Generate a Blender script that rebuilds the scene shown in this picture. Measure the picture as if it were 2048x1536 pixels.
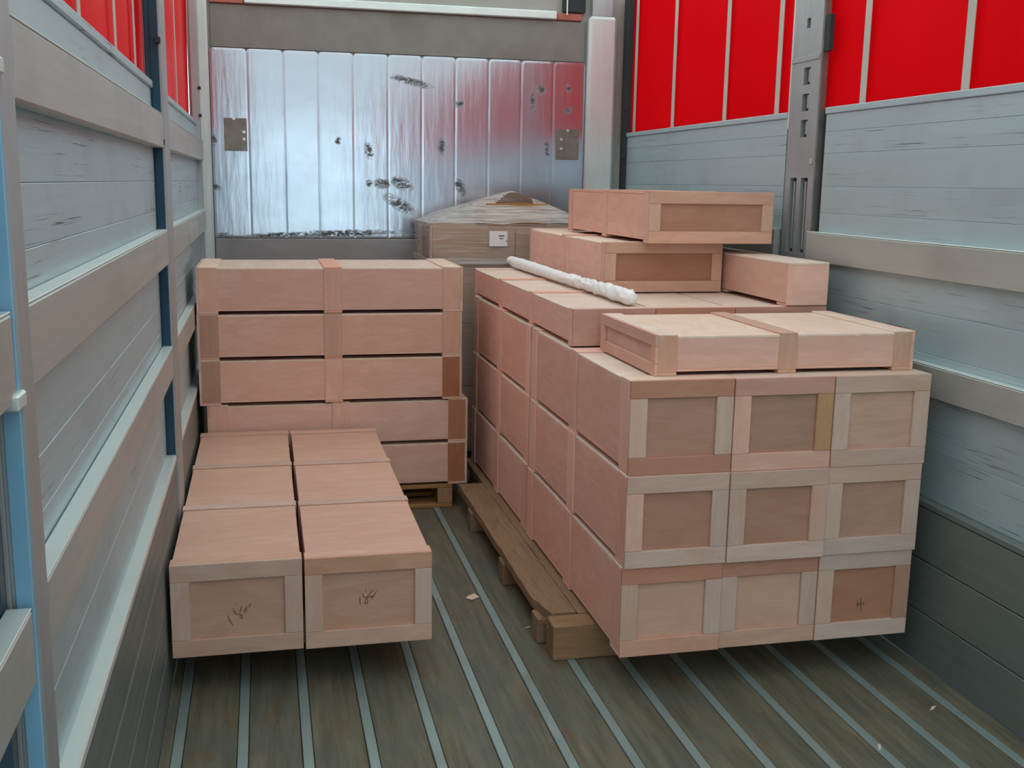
import bpy, bmesh, math, random
from mathutils import Matrix, Vector, noise

# ------------------------------------------------------------------ scene, camera, world, light
for o in list(bpy.data.objects):
    bpy.data.objects.remove(o, do_unlink=True)
scene = bpy.context.scene
COL = scene.collection
random.seed(7)

CAM = Vector((-0.926, 0.0, 1.6106))
YAW, PITCH, ROLL, FPX = math.radians(13.12), math.radians(10.605), math.radians(-0.945), 2138.0
fwd = Vector((math.sin(YAW) * math.cos(PITCH), math.cos(YAW) * math.cos(PITCH), -math.sin(PITCH)))
rgt = Vector((math.cos(YAW), -math.sin(YAW), 0))
dwn = fwd.cross(rgt)
r2 = math.cos(ROLL) * rgt + math.sin(ROLL) * dwn
d2 = -math.sin(ROLL) * rgt + math.cos(ROLL) * dwn
cam_data = bpy.data.cameras.new('camera')
cam_data.sensor_width = 36.0
cam_data.lens = FPX / 2048.0 * 36.0
cam_data.clip_start = 0.02
cam = bpy.data.objects.new('camera', cam_data)
COL.objects.link(cam)
m = Matrix.Identity(4)
for i in range(3):
    m[i][0], m[i][1], m[i][2], m[i][3] = r2[i], -d2[i], -fwd[i], CAM[i]
cam.matrix_world = m
scene.camera = cam

scene.view_settings.view_transform = 'Standard'
scene.view_settings.look = 'None'
scene.view_settings.gamma = 1.0
scene.view_settings.use_curve_mapping = False
scene.view_settings.exposure = 0.20

world = bpy.data.worlds.new('overcast_sky')
scene.world = world
world.use_nodes = True
wn, wl = world.node_tree.nodes, world.node_tree.links
wn.clear()
w_out = wn.new('ShaderNodeOutputWorld')
w_bg = wn.new('ShaderNodeBackground')
w_tc = wn.new('ShaderNodeTexCoord')
w_sep = wn.new('ShaderNodeSeparateXYZ')
w_ramp = wn.new('ShaderNodeValToRGB')
w_ramp.color_ramp.elements[0].position = 0.0
w_ramp.color_ramp.elements[0].color = (0.60, 0.78, 0.84, 1)
w_ramp.color_ramp.elements[1].position = 1.0
w_ramp.color_ramp.elements[1].color = (0.87, 0.99, 0.98, 1)
wl.new(w_tc.outputs['Generated'], w_sep.inputs[0])
wl.new(w_sep.outputs['Z'], w_ramp.inputs[0])
wl.new(w_ramp.outputs[0], w_bg.inputs['Color'])
w_bg.inputs['Strength'].default_value = 2.3
wl.new(w_bg.outputs[0], w_out.inputs[0])


# ------------------------------------------------------------------ materials
def new_mat(name):
    mt = bpy.data.materials.new(name)
    mt.use_nodes = True
    nt = mt.node_tree
    nt.nodes.clear()
    out = nt.nodes.new('ShaderNodeOutputMaterial')
    return mt, nt, out


def mixrgb(nt, fac, a, b, mode='MIX'):
    n = nt.nodes.new('ShaderNodeMix')
    n.data_type = 'RGBA'
    n.blend_type = mode
    for sock, v in ((n.inputs[0], fac), (n.inputs[6], a), (n.inputs[7], b)):
        if hasattr(v, 'is_output'):
            nt.links.new(v, sock)
        elif isinstance(v, (int, float)):
            sock.default_value = v
        else:
            sock.default_value = (*v, 1)
    return n.outputs[2]


def mth(nt, op, a, b=0.0, c=None):
    n = nt.nodes.new('ShaderNodeMath')
    n.operation = op
    for i, v in enumerate((a, b) if c is None else (a, b, c)):
        if hasattr(v, 'is_output'):
            nt.links.new(v, n.inputs[i])
        else:
            n.inputs[i].default_value = v
    return n.outputs[0]


def coords(nt, scale=(1, 1, 1), randomise=True):
    tc = nt.nodes.new('ShaderNodeTexCoord')
    vec = tc.outputs['Object']
    if randomise:
        oi = nt.nodes.new('ShaderNodeObjectInfo')
        cmb = nt.nodes.new('ShaderNodeCombineXYZ')
        for i, k in enumerate((31.0, 57.0, 83.0)):
            nt.links.new(mth(nt, 'MULTIPLY', oi.outputs['Random'], k), cmb.inputs[i])
        add = nt.nodes.new('ShaderNodeVectorMath')
        add.operation = 'ADD'
        nt.links.new(vec, add.inputs[0])
        nt.links.new(cmb.outputs[0], add.inputs[1])
        vec = add.outputs[0]
    mp = nt.nodes.new('ShaderNodeMapping')
    mp.inputs['Scale'].default_value = scale
    nt.links.new(vec, mp.inputs[0])
    return mp.outputs[0]


def noise_tex(nt, vec, scale, detail=4.0, rough=0.55, dist=0.0):
    n = nt.nodes.new('ShaderNodeTexNoise')
    n.inputs['Scale'].default_value = scale
    n.inputs['Detail'].default_value = detail
    n.inputs['Roughness'].default_value = rough
    n.inputs['Distortion'].default_value = dist
    nt.links.new(vec, n.inputs['Vector'])
    return n.outputs['Fac']


def ramp(nt, fac, p0, p1, v0=0.0, v1=1.0):
    n = nt.nodes.new('ShaderNodeMapRange')
    n.inputs['From Min'].default_value = p0
    n.inputs['From Max'].default_value = p1
    n.inputs['To Min'].default_value = v0
    n.inputs['To Max'].default_value = v1
    nt.links.new(fac, n.inputs[0])
    return n.outputs[0]


def principled(nt, out, color, rough=0.6, metallic=0.0, spec=0.3, bump=None, bump_strength=0.1, coat=0.0):
    p = nt.nodes.new('ShaderNodeBsdfPrincipled')
    for key, v in (('Base Color', color), ('Roughness', rough), ('Metallic', metallic)):
        if hasattr(v, 'is_output'):
            nt.links.new(v, p.inputs[key])
        else:
            p.inputs[key].default_value = (*v, 1) if key == 'Base Color' else v
    p.inputs['Specular IOR Level'].default_value = spec
    p.inputs['Coat Weight'].default_value = coat
    if bump is not None:
        b = nt.nodes.new('ShaderNodeBump')
        b.inputs['Strength'].default_value = bump_strength
        b.inputs['Distance'].default_value = 0.002
        nt.links.new(bump, b.inputs['Height'])
        nt.links.new(b.outputs[0], p.inputs['Normal'])
    nt.links.new(p.outputs[0], out.inputs[0])
    return p


WOOD = {}


def wood(tone, axis):
    """plywood veneer with grain running along a local axis"""
    key = (tone, axis)
    if key in WOOD:
        return WOOD[key]
    col = {'pale': (0.82, 0.64, 0.53), 'lit_salmon': (0.88, 0.515, 0.41), 'pink': (0.76, 0.445, 0.345), 'tan': (0.67, 0.40, 0.295),  # second tone: pink brightened for crate sides, reddish left-hand light put into colour
           'brown': (0.50, 0.265, 0.185), 'grey': (0.67, 0.465, 0.385), 'red': (0.58, 0.30, 0.22),
           'yellow': (0.58, 0.345, 0.205), 'rust': (0.42, 0.185, 0.11),
           'pallet': (0.34, 0.215, 0.13), 'palletnew': (0.46, 0.245, 0.10)}[tone]
    mt, nt, out = new_mat('plywood_%s_%s' % (tone, axis))
    sc = {'x': (0.8, 7, 7), 'y': (7, 0.8, 7), 'z': (7, 7, 0.8)}[axis]
    v = coords(nt, sc)
    grain = noise_tex(nt, v, 5.0, 6.0, 0.6, 1.2)
    fine = noise_tex(nt, v, 26.0, 3.0, 0.6, 0.3)
    v2 = coords(nt, (1, 1, 1))
    blot = noise_tex(nt, v2, 3.5, 3.0, 0.5, 0.6)
    g = mth(nt, 'ADD', mth(nt, 'MULTIPLY', grain, 0.65), mth(nt, 'MULTIPLY', fine, 0.35))
    dark = tuple(c * k for c, k in zip(col, (0.91, 0.87, 0.84) if 'pallet' not in tone else (0.62, 0.58, 0.55)))
    lite = tuple(min(1, c * k) for c, k in zip(col, (1.05, 1.06, 1.07)))
    c1 = mixrgb(nt, ramp(nt, g, 0.34, 0.66), dark, lite)
    bl = tuple(c * k for c, k in zip(col, (0.95, 0.85, 0.80)))
    c2 = mixrgb(nt, ramp(nt, blot, 0.48, 0.72, 0.0, 0.55), c1, bl)
    fig = noise_tex(nt, coords(nt, {'x': (0.5, 1.4, 1.4), 'y': (1.4, 0.5, 1.4), 'z': (1.4, 1.4, 0.5)}[axis]), 4.5, 2.0, 0.5, 3.0)
    c2 = mixrgb(nt, ramp(nt, fig, 0.44, 0.60, 0.0, 0.55), c2, tuple(c * k for c, k in zip(col, (0.90, 0.82, 0.77))))
    oi = nt.nodes.new('ShaderNodeObjectInfo')
    hsv = nt.nodes.new('ShaderNodeHueSaturation')
    nt.links.new(c2, hsv.inputs['Color'])
    nt.links.new(ramp(nt, oi.outputs['Random'], 0, 1, 0.90, 1.08), hsv.inputs['Value'])
    rr = mth(nt, 'FRACT', mth(nt, 'MULTIPLY', oi.outputs['Random'], 7.31))
    nt.links.new(ramp(nt, rr, 0, 1, 0.86, 1.08), hsv.inputs['Saturation'])
    principled(nt, out, hsv.outputs[0], 0.62, 0.0, 0.25, g, 0.12)
    WOOD[key] = mt
    return mt


def metal(name, col, rough=0.45, metallic=0.75, streak=(1, 0.12, 3), dirt=(0.20, 0.20, 0.18), amount=0.5, scratch=0.0, streak_amount=0.5):
    mt, nt, out = new_mat(name)
    v = coords(nt, streak)
    n1 = noise_tex(nt, v, 9.0, 6.0, 0.65, 0.2)
    n2 = noise_tex(nt, coords(nt, (1, 1, 1)), 2.2, 4.0, 0.55, 0.4)
    c = mixrgb(nt, ramp(nt, n1, 0.35, 0.7, 0.0, streak_amount), tuple(x * 1.06 for x in col), tuple(x * 0.90 for x in col))
    c = mixrgb(nt, ramp(nt, n2, 0.52, 0.78, 0.0, amount), c, dirt)
    if scratch:
        vs = coords(nt, (1.0, 2.4, 150.0))
        s = noise_tex(nt, vs, 1.5, 3.0, 0.55, 0.1)
        lo = noise_tex(nt, coords(nt, (1.0, 0.7, 7.0)), 1.5, 3.0, 0.5, 0.1)
        k = mth(nt, 'MULTIPLY', ramp(nt, s, 0.60, 0.70, 0.0, scratch), ramp(nt, lo, 0.48, 0.62))
        c = mixrgb(nt, k, c, (0.085, 0.09, 0.085))
    r = ramp(nt, n1, 0.3, 0.7, rough - 0.06, rough + 0.10)
    principled(nt, out, c, r, metallic, 0.4, n1, 0.05)
    return mt


def plain(name, col, rough=0.6, metallic=0.0, spec=0.3, var=0.12, scale=6.0):
    mt, nt, out = new_mat(name)
    n1 = noise_tex(nt, coords(nt), scale, 4.0, 0.6, 0.2)
    c = mixrgb(nt, ramp(nt, n1, 0.3, 0.7), tuple(x * (1 - var) for x in col), tuple(min(1, x * (1 + var)) for x in col))
    principled(nt, out, c, rough, metallic, spec, n1, 0.08)
    return mt


def floor_mat():
    mt, nt, out = new_mat('worn_floor_wood')
    n1 = noise_tex(nt, coords(nt, (9, 0.7, 3)), 4.0, 6.0, 0.65, 0.4)
    n2 = noise_tex(nt, coords(nt, (1.5, 0.8, 1)), 3.0, 5.0, 0.6, 0.6)
    c = mixrgb(nt, ramp(nt, n1, 0.32, 0.68), (0.094, 0.086, 0.056), (0.19, 0.17, 0.12))
    c = mixrgb(nt, ramp(nt, n2, 0.45, 0.68, 0, 0.7), c, (0.085, 0.105, 0.092))
    n3 = noise_tex(nt, coords(nt, (2.5, 1.2, 1)), 5.0, 3.0, 0.5, 0.3)
    c = mixrgb(nt, ramp(nt, n3, 0.60, 0.72, 0, 0.55), c, (0.15, 0.085, 0.038))
    principled(nt, out, c, 0.55, 0.0, 0.35, n1, 0.2)
    return mt


def curtain_mat():
    mt, nt, out = new_mat('red_tarpaulin')
    v = coords(nt, (1, 1, 1), False)
    n1 = noise_tex(nt, v, 1.3, 3.0, 0.5)
    c = mixrgb(nt, ramp(nt, n1, 0.3, 0.7), (0.58, 0.0015, 0.004), (0.66, 0.0025, 0.006))
    d = nt.nodes.new('ShaderNodeBsdfDiffuse')
    t = nt.nodes.new('ShaderNodeBsdfTranslucent')
    g = nt.nodes.new('ShaderNodeBsdfGlossy')
    g.inputs['Roughness'].default_value = 0.38
    g.inputs['Color'].default_value = (0.9, 0.9, 0.9, 1)
    nt.links.new(c, d.inputs[0])
    nt.links.new(c, t.inputs[0])
    mx = nt.nodes.new('ShaderNodeMixShader')
    mx.inputs[0].default_value = 0.36
    nt.links.new(d.outputs[0], mx.inputs[1])
    nt.links.new(t.outputs[0], mx.inputs[2])
    lw = nt.nodes.new('ShaderNodeLayerWeight')
    lw.inputs[0].default_value = 0.35
    fr = nt.nodes.new('ShaderNodeMapRange')
    fr.inputs['To Min'].default_value = 0.004
    fr.inputs['To Max'].default_value = 0.32
    fr.inputs['From Min'].default_value = 0.66
    nt.links.new(lw.outputs['Facing'], fr.inputs[0])
    m2 = nt.nodes.new('ShaderNodeMixShader')
    nt.links.new(fr.outputs[0], m2.inputs[0])
    nt.links.new(mx.outputs[0], m2.inputs[1])
    nt.links.new(g.outputs[0], m2.inputs[2])
    nt.links.new(m2.outputs[0], out.inputs[0])
    return mt


def roof_mat():
    mt, nt, out = new_mat('white_translucent_roof_sheet')
    n1 = noise_tex(nt, coords(nt, (1, 1, 1), False), 1.5, 3.0)
    c = mixrgb(nt, n1, (0.86, 0.88, 0.86), (0.91, 0.925, 0.91))
    d = nt.nodes.new('ShaderNodeBsdfDiffuse')
    t = nt.nodes.new('ShaderNodeBsdfTranslucent')
    nt.links.new(c, d.inputs[0])
    nt.links.new(c, t.inputs[0])
    mx = nt.nodes.new('ShaderNodeMixShader')
    mx.inputs[0].default_value = 0.62
    nt.links.new(d.outputs[0], mx.inputs[1])
    nt.links.new(t.outputs[0], mx.inputs[2])
    nt.links.new(mx.outputs[0], out.inputs[0])
    return mt


def bulkhead_mat():
    """bright aluminium sheet with dark scuffs that sit at fixed spots on the sheet"""
    mt, nt, out = new_mat('scuffed_aluminium_bulkhead')
    tc = nt.nodes.new('ShaderNodeNewGeometry')
    sep = nt.nodes.new('ShaderNodeSeparateXYZ')
    nt.links.new(tc.outputs['Position'], sep.inputs[0])
    X, Z = sep.outputs['X'], sep.outputs['Z']
    mp = nt.nodes.new('ShaderNodeMapping')
    nt.links.new(tc.outputs['Position'], mp.inputs[0])
    mp.inputs['Scale'].default_value = (1, 1, 1.6)
    fine = noise_tex(nt, mp.outputs[0], 24.0, 5.0, 0.7, 1.2)
    big = noise_tex(nt, mp.outputs[0], 2.6, 4.0, 0.6, 0.4)
    total = None
    # (x, z, half width, half height, tilt)
    for (x, z, a, b, t) in ((-0.05, 2.20, 0.13, 0.022, -0.22), (0.25, 2.085, 0.035, 0.022, 0.5), (-0.30, 1.79, 0.025, 0.05, 0.2),
                            (-0.22, 1.60, 0.05, 0.03, 0.0), (-0.12, 1.48, 0.10, 0.035, -0.5), (-0.10, 1.60, 0.07, 0.035, -0.4),
                            (0.26, 1.58, 0.03, 0.055, 0.4), (-1.19, 1.565, 0.035, 0.018, -0.3), (-1.19, 1.83, 0.018, 0.04, 0.0),
                            (-0.48, 1.845, 0.02, 0.02, 0.3), (-0.30, 1.60, 0.02, 0.02, 0.3), (0.14, 1.83, 0.022, 0.06, 0.1),
                            (0.93, 2.19, 0.02, 0.03, 0.2), (0.70, 2.10, 0.02, 0.07, 0.1), (0.75, 2.18, 0.03, 0.03, 0.0),
                            (0.80, 1.83, 0.016, 0.07, 0.1), (0.93, 2.06, 0.03, 0.02, 0.4), (-0.45, 1.30, 0.30, 0.022, 0.03),
                            (-0.85, 1.29, 0.20, 0.014, 0.05), (0.05, 1.31, 0.16, 0.02, -0.05), (-1.15, 1.27, 0.05, 0.03, 0.0)):
        dx = mth(nt, 'SUBTRACT', X, x)
        dz = mth(nt, 'SUBTRACT', Z, z)
        ct, st = math.cos(t), math.sin(t)
        u = mth(nt, 'DIVIDE', mth(nt, 'ADD', mth(nt, 'MULTIPLY', dx, ct), mth(nt, 'MULTIPLY', dz, st)), a)
        w = mth(nt, 'DIVIDE', mth(nt, 'SUBTRACT', mth(nt, 'MULTIPLY', dz, ct), mth(nt, 'MULTIPLY', dx, st)), b)
        r = mth(nt, 'SQRT', mth(nt, 'ADD', mth(nt, 'MULTIPLY', u, u), mth(nt, 'MULTIPLY', w, w)))
        k = mth(nt, 'MAXIMUM', mth(nt, 'SUBTRACT', 1.35, r), 0.0)
        total = k if total is None else mth(nt, 'MAXIMUM', total, k)
    mark = mth(nt, 'MULTIPLY', total, ramp(nt, fine, 0.36, 0.66))
    mark = ramp(nt, mark, 0.08, 0.55, 0.0, 0.93)
    base = mixrgb(nt, ramp(nt, big, 0.2, 0.85), (0.53, 0.56, 0.63), (0.44, 0.47, 0.54))
    c = mixrgb(nt, mark, base, (0.05, 0.06, 0.055))
    met = ramp(nt, mark, 0, 1, 0.88, 0.1)
    rgh = mth(nt, 'ADD', ramp(nt, big, 0.2, 0.8, 0.15, 0.20), mth(nt, 'MULTIPLY', mark, 0.3))
    mp2 = nt.nodes.new('ShaderNodeMapping')
    nt.links.new(tc.outputs['Position'], mp2.inputs[0])
    mp2.inputs['Scale'].default_value = (1, 1, 0.16)
    rip = noise_tex(nt, mp2.outputs[0], 22.0, 3.0, 0.5, 0.0)
    pr_ = principled(nt, out, c, rgh, met, 0.4, rip, 0.45)
    return mt


def film_mat(name='stretch_film', sc=(1.0, 1.0, 34.0), lo=0.10, hi=0.50):
    mt, nt, out = new_mat(name)
    v = coords(nt, sc, False)
    n1 = noise_tex(nt, v, 4.0, 5.0, 0.65, 0.5)
    tr = nt.nodes.new('ShaderNodeBsdfTransparent')
    p = nt.nodes.new('ShaderNodeBsdfPrincipled')
    p.inputs['Base Color'].default_value = (0.74, 0.70, 0.66, 1)
    p.inputs['Roughness'].default_value = 0.28
    p.inputs['Specular IOR Level'].default_value = 0.6
    mx = nt.nodes.new('ShaderNodeMixShader')
    nt.links.new(ramp(nt, n1, 0.34, 0.70, lo, hi), mx.inputs[0])
    nt.links.new(tr.outputs[0], mx.inputs[1])
    nt.links.new(p.outputs[0], mx.inputs[2])
    nt.links.new(mx.outputs[0], out.inputs[0])
    return mt


M = {
    'alu': metal('brushed_aluminium_board', (0.455, 0.575, 0.615), 0.46, 0.5, (1, 0.15, 4), (0.30, 0.34, 0.345), 0.35, 0.95, 0.25),
    'alu_clean': metal('aluminium_slat', (0.49, 0.505, 0.48), 0.42, 0.5, (1, 0.1, 3), (0.30, 0.27, 0.24), 0.5),
    'alu_edge': metal('bright_aluminium_lip', (0.70, 0.76, 0.74), 0.40, 0.5, (1, 0.2, 3), (0.5, 0.52, 0.5), 0.3),
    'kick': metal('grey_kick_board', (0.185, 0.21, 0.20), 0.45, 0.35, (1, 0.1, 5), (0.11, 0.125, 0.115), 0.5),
    'steel': metal('galvanised_post', (0.42, 0.44, 0.45), 0.46, 0.6, (3, 3, 0.3), (0.24, 0.23, 0.21), 0.4),
    'steel_dark': plain('dark_recess', (0.035, 0.04, 0.045), 0.7),  # near-black; shade of gaps and post slots is put into this colour
    'blue': plain('blue_steel', (0.26, 0.52, 0.74), 0.35, 0.1, 0.5, 0.1),  # light blue base for the near post's channel
    'navy_shade': plain('navy_painted_shade', (0.02, 0.06, 0.10), 0.6, 0.0, 0.3, 0.2),  # shade put into the colour: far post recess, near bay gap
    'frame': metal('pale_corner_pillar', (0.66, 0.70, 0.69), 0.45, 0.35, (3, 3, 0.3), (0.45, 0.46, 0.43), 0.35),
    'band': metal('dull_grey_header', (0.24, 0.235, 0.215), 0.62, 0.25, (1, 1, 1), (0.17, 0.15, 0.13), 0.7),
    'header': metal('upper_header', (0.36, 0.35, 0.32), 0.6, 0.25, (1, 1, 1), (0.25, 0.23, 0.2), 0.5),
    'plate': plain('galvanised_dark_plate', (0.23, 0.22, 0.19), 0.45, 0.6, 0.4, 0.2, 18.0),
    'lower': metal('dull_lower_plate', (0.34, 0.315, 0.32), 0.5, 0.5, (0.3, 1, 2), (0.18, 0.17, 0.17), 0.5),
    'rustred': plain('red_oxide_block', (0.42, 0.14, 0.10), 0.6),
    'bolt': plain('bolt_steel', (0.7, 0.7, 0.68), 0.35, 0.8),
    'bulkhead': bulkhead_mat(),
    'floor': floor_mat(),
    'strip': metal('worn_floor_strip', (0.30, 0.385, 0.375), 0.40, 0.4, (3, 0.3, 1), (0.16, 0.17, 0.15), 0.6),
    'curtain': curtain_mat(),
    'strap': plain('grey_webbing', (0.52, 0.50, 0.45), 0.75, 0, 0.2, 0.08),
    'roof': roof_mat(),
    'ground': plain('yard_asphalt', (0.16, 0.16, 0.16), 0.9, 0, 0.2, 0.2, 1.0),
    'carton': plain('brown_cardboard', (0.42, 0.25, 0.155), 0.8, 0, 0.15, 0.1),
    'carton_dark': plain('orange_brown_cardboard', (0.34, 0.15, 0.04), 0.8, 0, 0.15, 0.1),
    'protector': plain('pale_edge_board', (0.58, 0.46, 0.42), 0.7, 0, 0.2, 0.06),
    'paper': plain('white_paper', (0.82, 0.80, 0.82), 0.7, 0, 0.2, 0.03),
    'ink': plain('pencil_graphite', (0.07, 0.055, 0.045), 0.7, 0, 0.2, 0.1),
    'foam': plain('white_foam_wrap', (0.90, 0.88, 0.87), 0.55, 0, 0.3, 0.03, 14.0),
    'film': film_mat(),
    'film_top': film_mat('gathered_stretch_film', (0.7, 26.0, 20.0), 0.22, 0.72),
}

# ------------------------------------------------------------------ mesh helpers
MESHES = {}


def box_mesh(sx, sy, sz, bev=0.0015):
    """box centred in x,y,z with a fine chamfer; shared between equal sizes"""
    key = (round(sx, 4), round(sy, 4), round(sz, 4), bev)
    if key in MESHES:
        return MESHES[key].copy()
    me = bpy.data.meshes.new('box')
    bm = bmesh.new()
    bmesh.ops.create_cube(bm, size=1.0)
    bmesh.ops.scale(bm, vec=(sx, sy, sz), verts=bm.verts)
    if bev:
        bmesh.ops.bevel(bm, geom=bm.edges[:], offset=min(bev, min(sx, sy, sz) * 0.3), segments=1, affect='EDGES')
    bm.to_mesh(me)
    bm.free()
    MESHES[key] = me
    return me.copy()


MESH_MAT = {}


def add_box(name, lo, hi, mat, parent=None, bev=0.0015, origin=None):
    """box between two corners (in parent's space); mesh data shared per size and material"""
    s = [hi[i] - lo[i] for i in range(3)]
    key = (round(s[0], 4), round(s[1], 4), round(s[2], 4), bev, mat.name)
    if key not in MESH_MAT:
        me = box_mesh(*s, bev)
        me.materials.append(mat)
        MESH_MAT[key] = me
    o = bpy.data.objects.new(name, MESH_MAT[key])
    COL.objects.link(o)
    o.location = [(lo[i] + hi[i]) / 2 for i in range(3)]
    o.parent = parent
    return o


def sub_box(name, lo, hi, mat, part, bev=0.001):
    """box given in the grandparent's space but parented to a part"""
    o = add_box(name, lo, hi, mat, part, bev)
    o.location = Vector(o.location) - Vector(part.location)
    return o


def mesh_obj(name, verts, faces, mat, parent=None, smooth=False, loc=None):
    me = bpy.data.meshes.new(name)
    me.from_pydata(verts, [], faces)
    me.materials.append(mat)
    if smooth:
        for p in me.polygons:
            p.use_smooth = True
    me.update()
    o = bpy.data.objects.new(name, me)
    COL.objects.link(o)
    o.parent = parent
    if loc:
        o.location = loc
    return o


def empty(name, loc, rz=0.0):
    o = bpy.data.objects.new(name, None)
    o.empty_display_size = 0.1
    COL.objects.link(o)
    o.location = loc
    o.rotation_euler = (0, 0, rz)
    return o


def tag(o, label=None, cat=None, group=None, kind=None):
    if label:
        o['label'] = label
    if cat:
        o['category'] = cat
    if group:
        o['group'] = group
    if kind:
        o['kind'] = kind
    return o


def cyl_mesh(name, p0, p1, r, mat, parent=None, n=12):
    p0, p1 = Vector(p0), Vector(p1)
    d = (p1 - p0).normalized()
    a = d.orthogonal().normalized()
    b = d.cross(a)
    vs, fs = [], []
    for p in (p0, p1):
        for i in range(n):
            t = 2 * math.pi * i / n
            vs.append(p + r * (math.cos(t) * a + math.sin(t) * b))
    for i in range(n):
        j = (i + 1) % n
        fs.append((i, j, n + j, n + i))
    fs.append(tuple(range(n))[::-1])
    fs.append(tuple(range(n, 2 * n)))
    return mesh_obj(name, vs, fs, mat, parent)


def plate_with_holes(name, us, zs, holes, x_in, x_out, mat, parent):
    """upright plate in the y-z plane, x from x_in to x_out, with rectangular openings (y0,y1,z0,z1)"""
    ys = sorted(set(list(us) + [h[0] for h in holes] + [h[1] for h in holes]))
    z_ = sorted(set(list(zs) + [h[2] for h in holes] + [h[3] for h in holes]))
    bm = bmesh.new()

    def solid(i, j):
        if not (0 <= i < len(ys) - 1 and 0 <= j < len(z_) - 1):
            return False
        cy, cz = (ys[i] + ys[i + 1]) / 2, (z_[j] + z_[j + 1]) / 2
        return not any(h[0] < cy < h[1] and h[2] < cz < h[3] for h in holes)

    def quad(pts):
        bm.faces.new([bm.verts.new(p) for p in pts])
    for i in range(len(ys) - 1):
        for j in range(len(z_) - 1):
            if not solid(i, j):
                continue
            a, b, c, d = ys[i], ys[i + 1], z_[j], z_[j + 1]
            quad([(x_in, a, c), (x_in, a, d), (x_in, b, d), (x_in, b, c)])
            quad([(x_out, a, c), (x_out, b, c), (x_out, b, d), (x_out, a, d)])
            if not solid(i - 1, j):
                quad([(x_in, a, c), (x_out, a, c), (x_out, a, d), (x_in, a, d)])
            if not solid(i + 1, j):
                quad([(x_in, b, c), (x_in, b, d), (x_out, b, d), (x_out, b, c)])
            if not solid(i, j - 1):
                quad([(x_in, a, c), (x_in, b, c), (x_out, b, c), (x_out, a, c)])
            if not solid(i, j + 1):
                quad([(x_in, a, d), (x_out, a, d), (x_out, b, d), (x_in, b, d)])
    bmesh.ops.remove_doubles(bm, verts=bm.verts, dist=1e-5)
    bmesh.ops.recalc_face_normals(bm, faces=bm.faces)
    me = bpy.data.meshes.new(name)
    bm.to_mesh(me)
    bm.free()
    me.materials.append(mat)
    o = bpy.data.objects.new(name, me)
    COL.objects.link(o)
    o.parent = parent
    return o


# ------------------------------------------------------------------ the setting
Y_REAR, Y_BULK, Z_ROOF = -7.0, 6.55, 2.78  # tail end behind the camera is unseen, left open for daylight

ground = add_box('ground', (-30, -30, -1.35), (30, 40, -1.25), M['ground'], None, 0)
tag(ground, 'grey asphalt yard under the trailer', kind='structure')

# floor: boards between narrow metal strips
floor = add_box('floor', (-1.30, Y_REAR, -0.06), (1.30, Y_BULK + 0.05, -0.022), M['steel_dark'], None, 0)
tag(floor, 'worn trailer floor of wooden boards with metal strips', kind='structure')
fl = floor.location.copy()
STRIP_X = [-1.203 + 0.182 * k for k in range(14)]
edges = [-1.25] + STRIP_X + [1.25]


def fbox(name, lo, hi, mat, bev=0.002):
    o = add_box(name, lo, hi, mat, floor, bev)
    o.location = Vector(o.location) - fl
    return o


sw = 0.015
for k in range(len(edges) - 1):
    x0 = edges[k] + (sw + 0.002 if k > 0 else 0)
    x1 = edges[k + 1] - (sw + 0.002 if k < len(edges) - 2 else 0)
    if x1 - x0 > 0.01:
        fbox('floor_board', (x0, Y_REAR, -0.021), (x1, Y_BULK, random.uniform(-0.0015, 0.0)), M['floor'])
for x in STRIP_X:
    fbox('metal_strip', (x - sw, Y_REAR, -0.021), (x + sw, Y_BULK, 0.001), M['strip'])

# roof sheet on bows
gx, gy = 14, 60
vs = [(-1.33 + 2.66 * i / gx, Y_REAR + (Y_BULK + 0.1 - Y_REAR) * j / gy,
       Z_ROOF + 0.012 * math.sin(j * 0.6) * math.sin(math.pi * i / gx)) for j in range(gy + 1) for i in range(gx + 1)]
fs = [(j * (gx + 1) + i, j * (gx + 1) + i + 1, (j + 1) * (gx + 1) + i + 1, (j + 1) * (gx + 1) + i) for j in range(gy) for i in range(gx)]
roof = mesh_obj('ceiling', vs, fs, M['roof'], None, True)
tag(roof, 'white translucent roof sheet of the trailer', kind='structure')
for k in range(11):
    y = -6.6 + k * 1.2
    add_box('roof_bow', (-1.3, y - 0.02, Z_ROOF - 0.05), (1.3, y + 0.02, Z_ROOF - 0.02), M['alu_clean'], roof)


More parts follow.
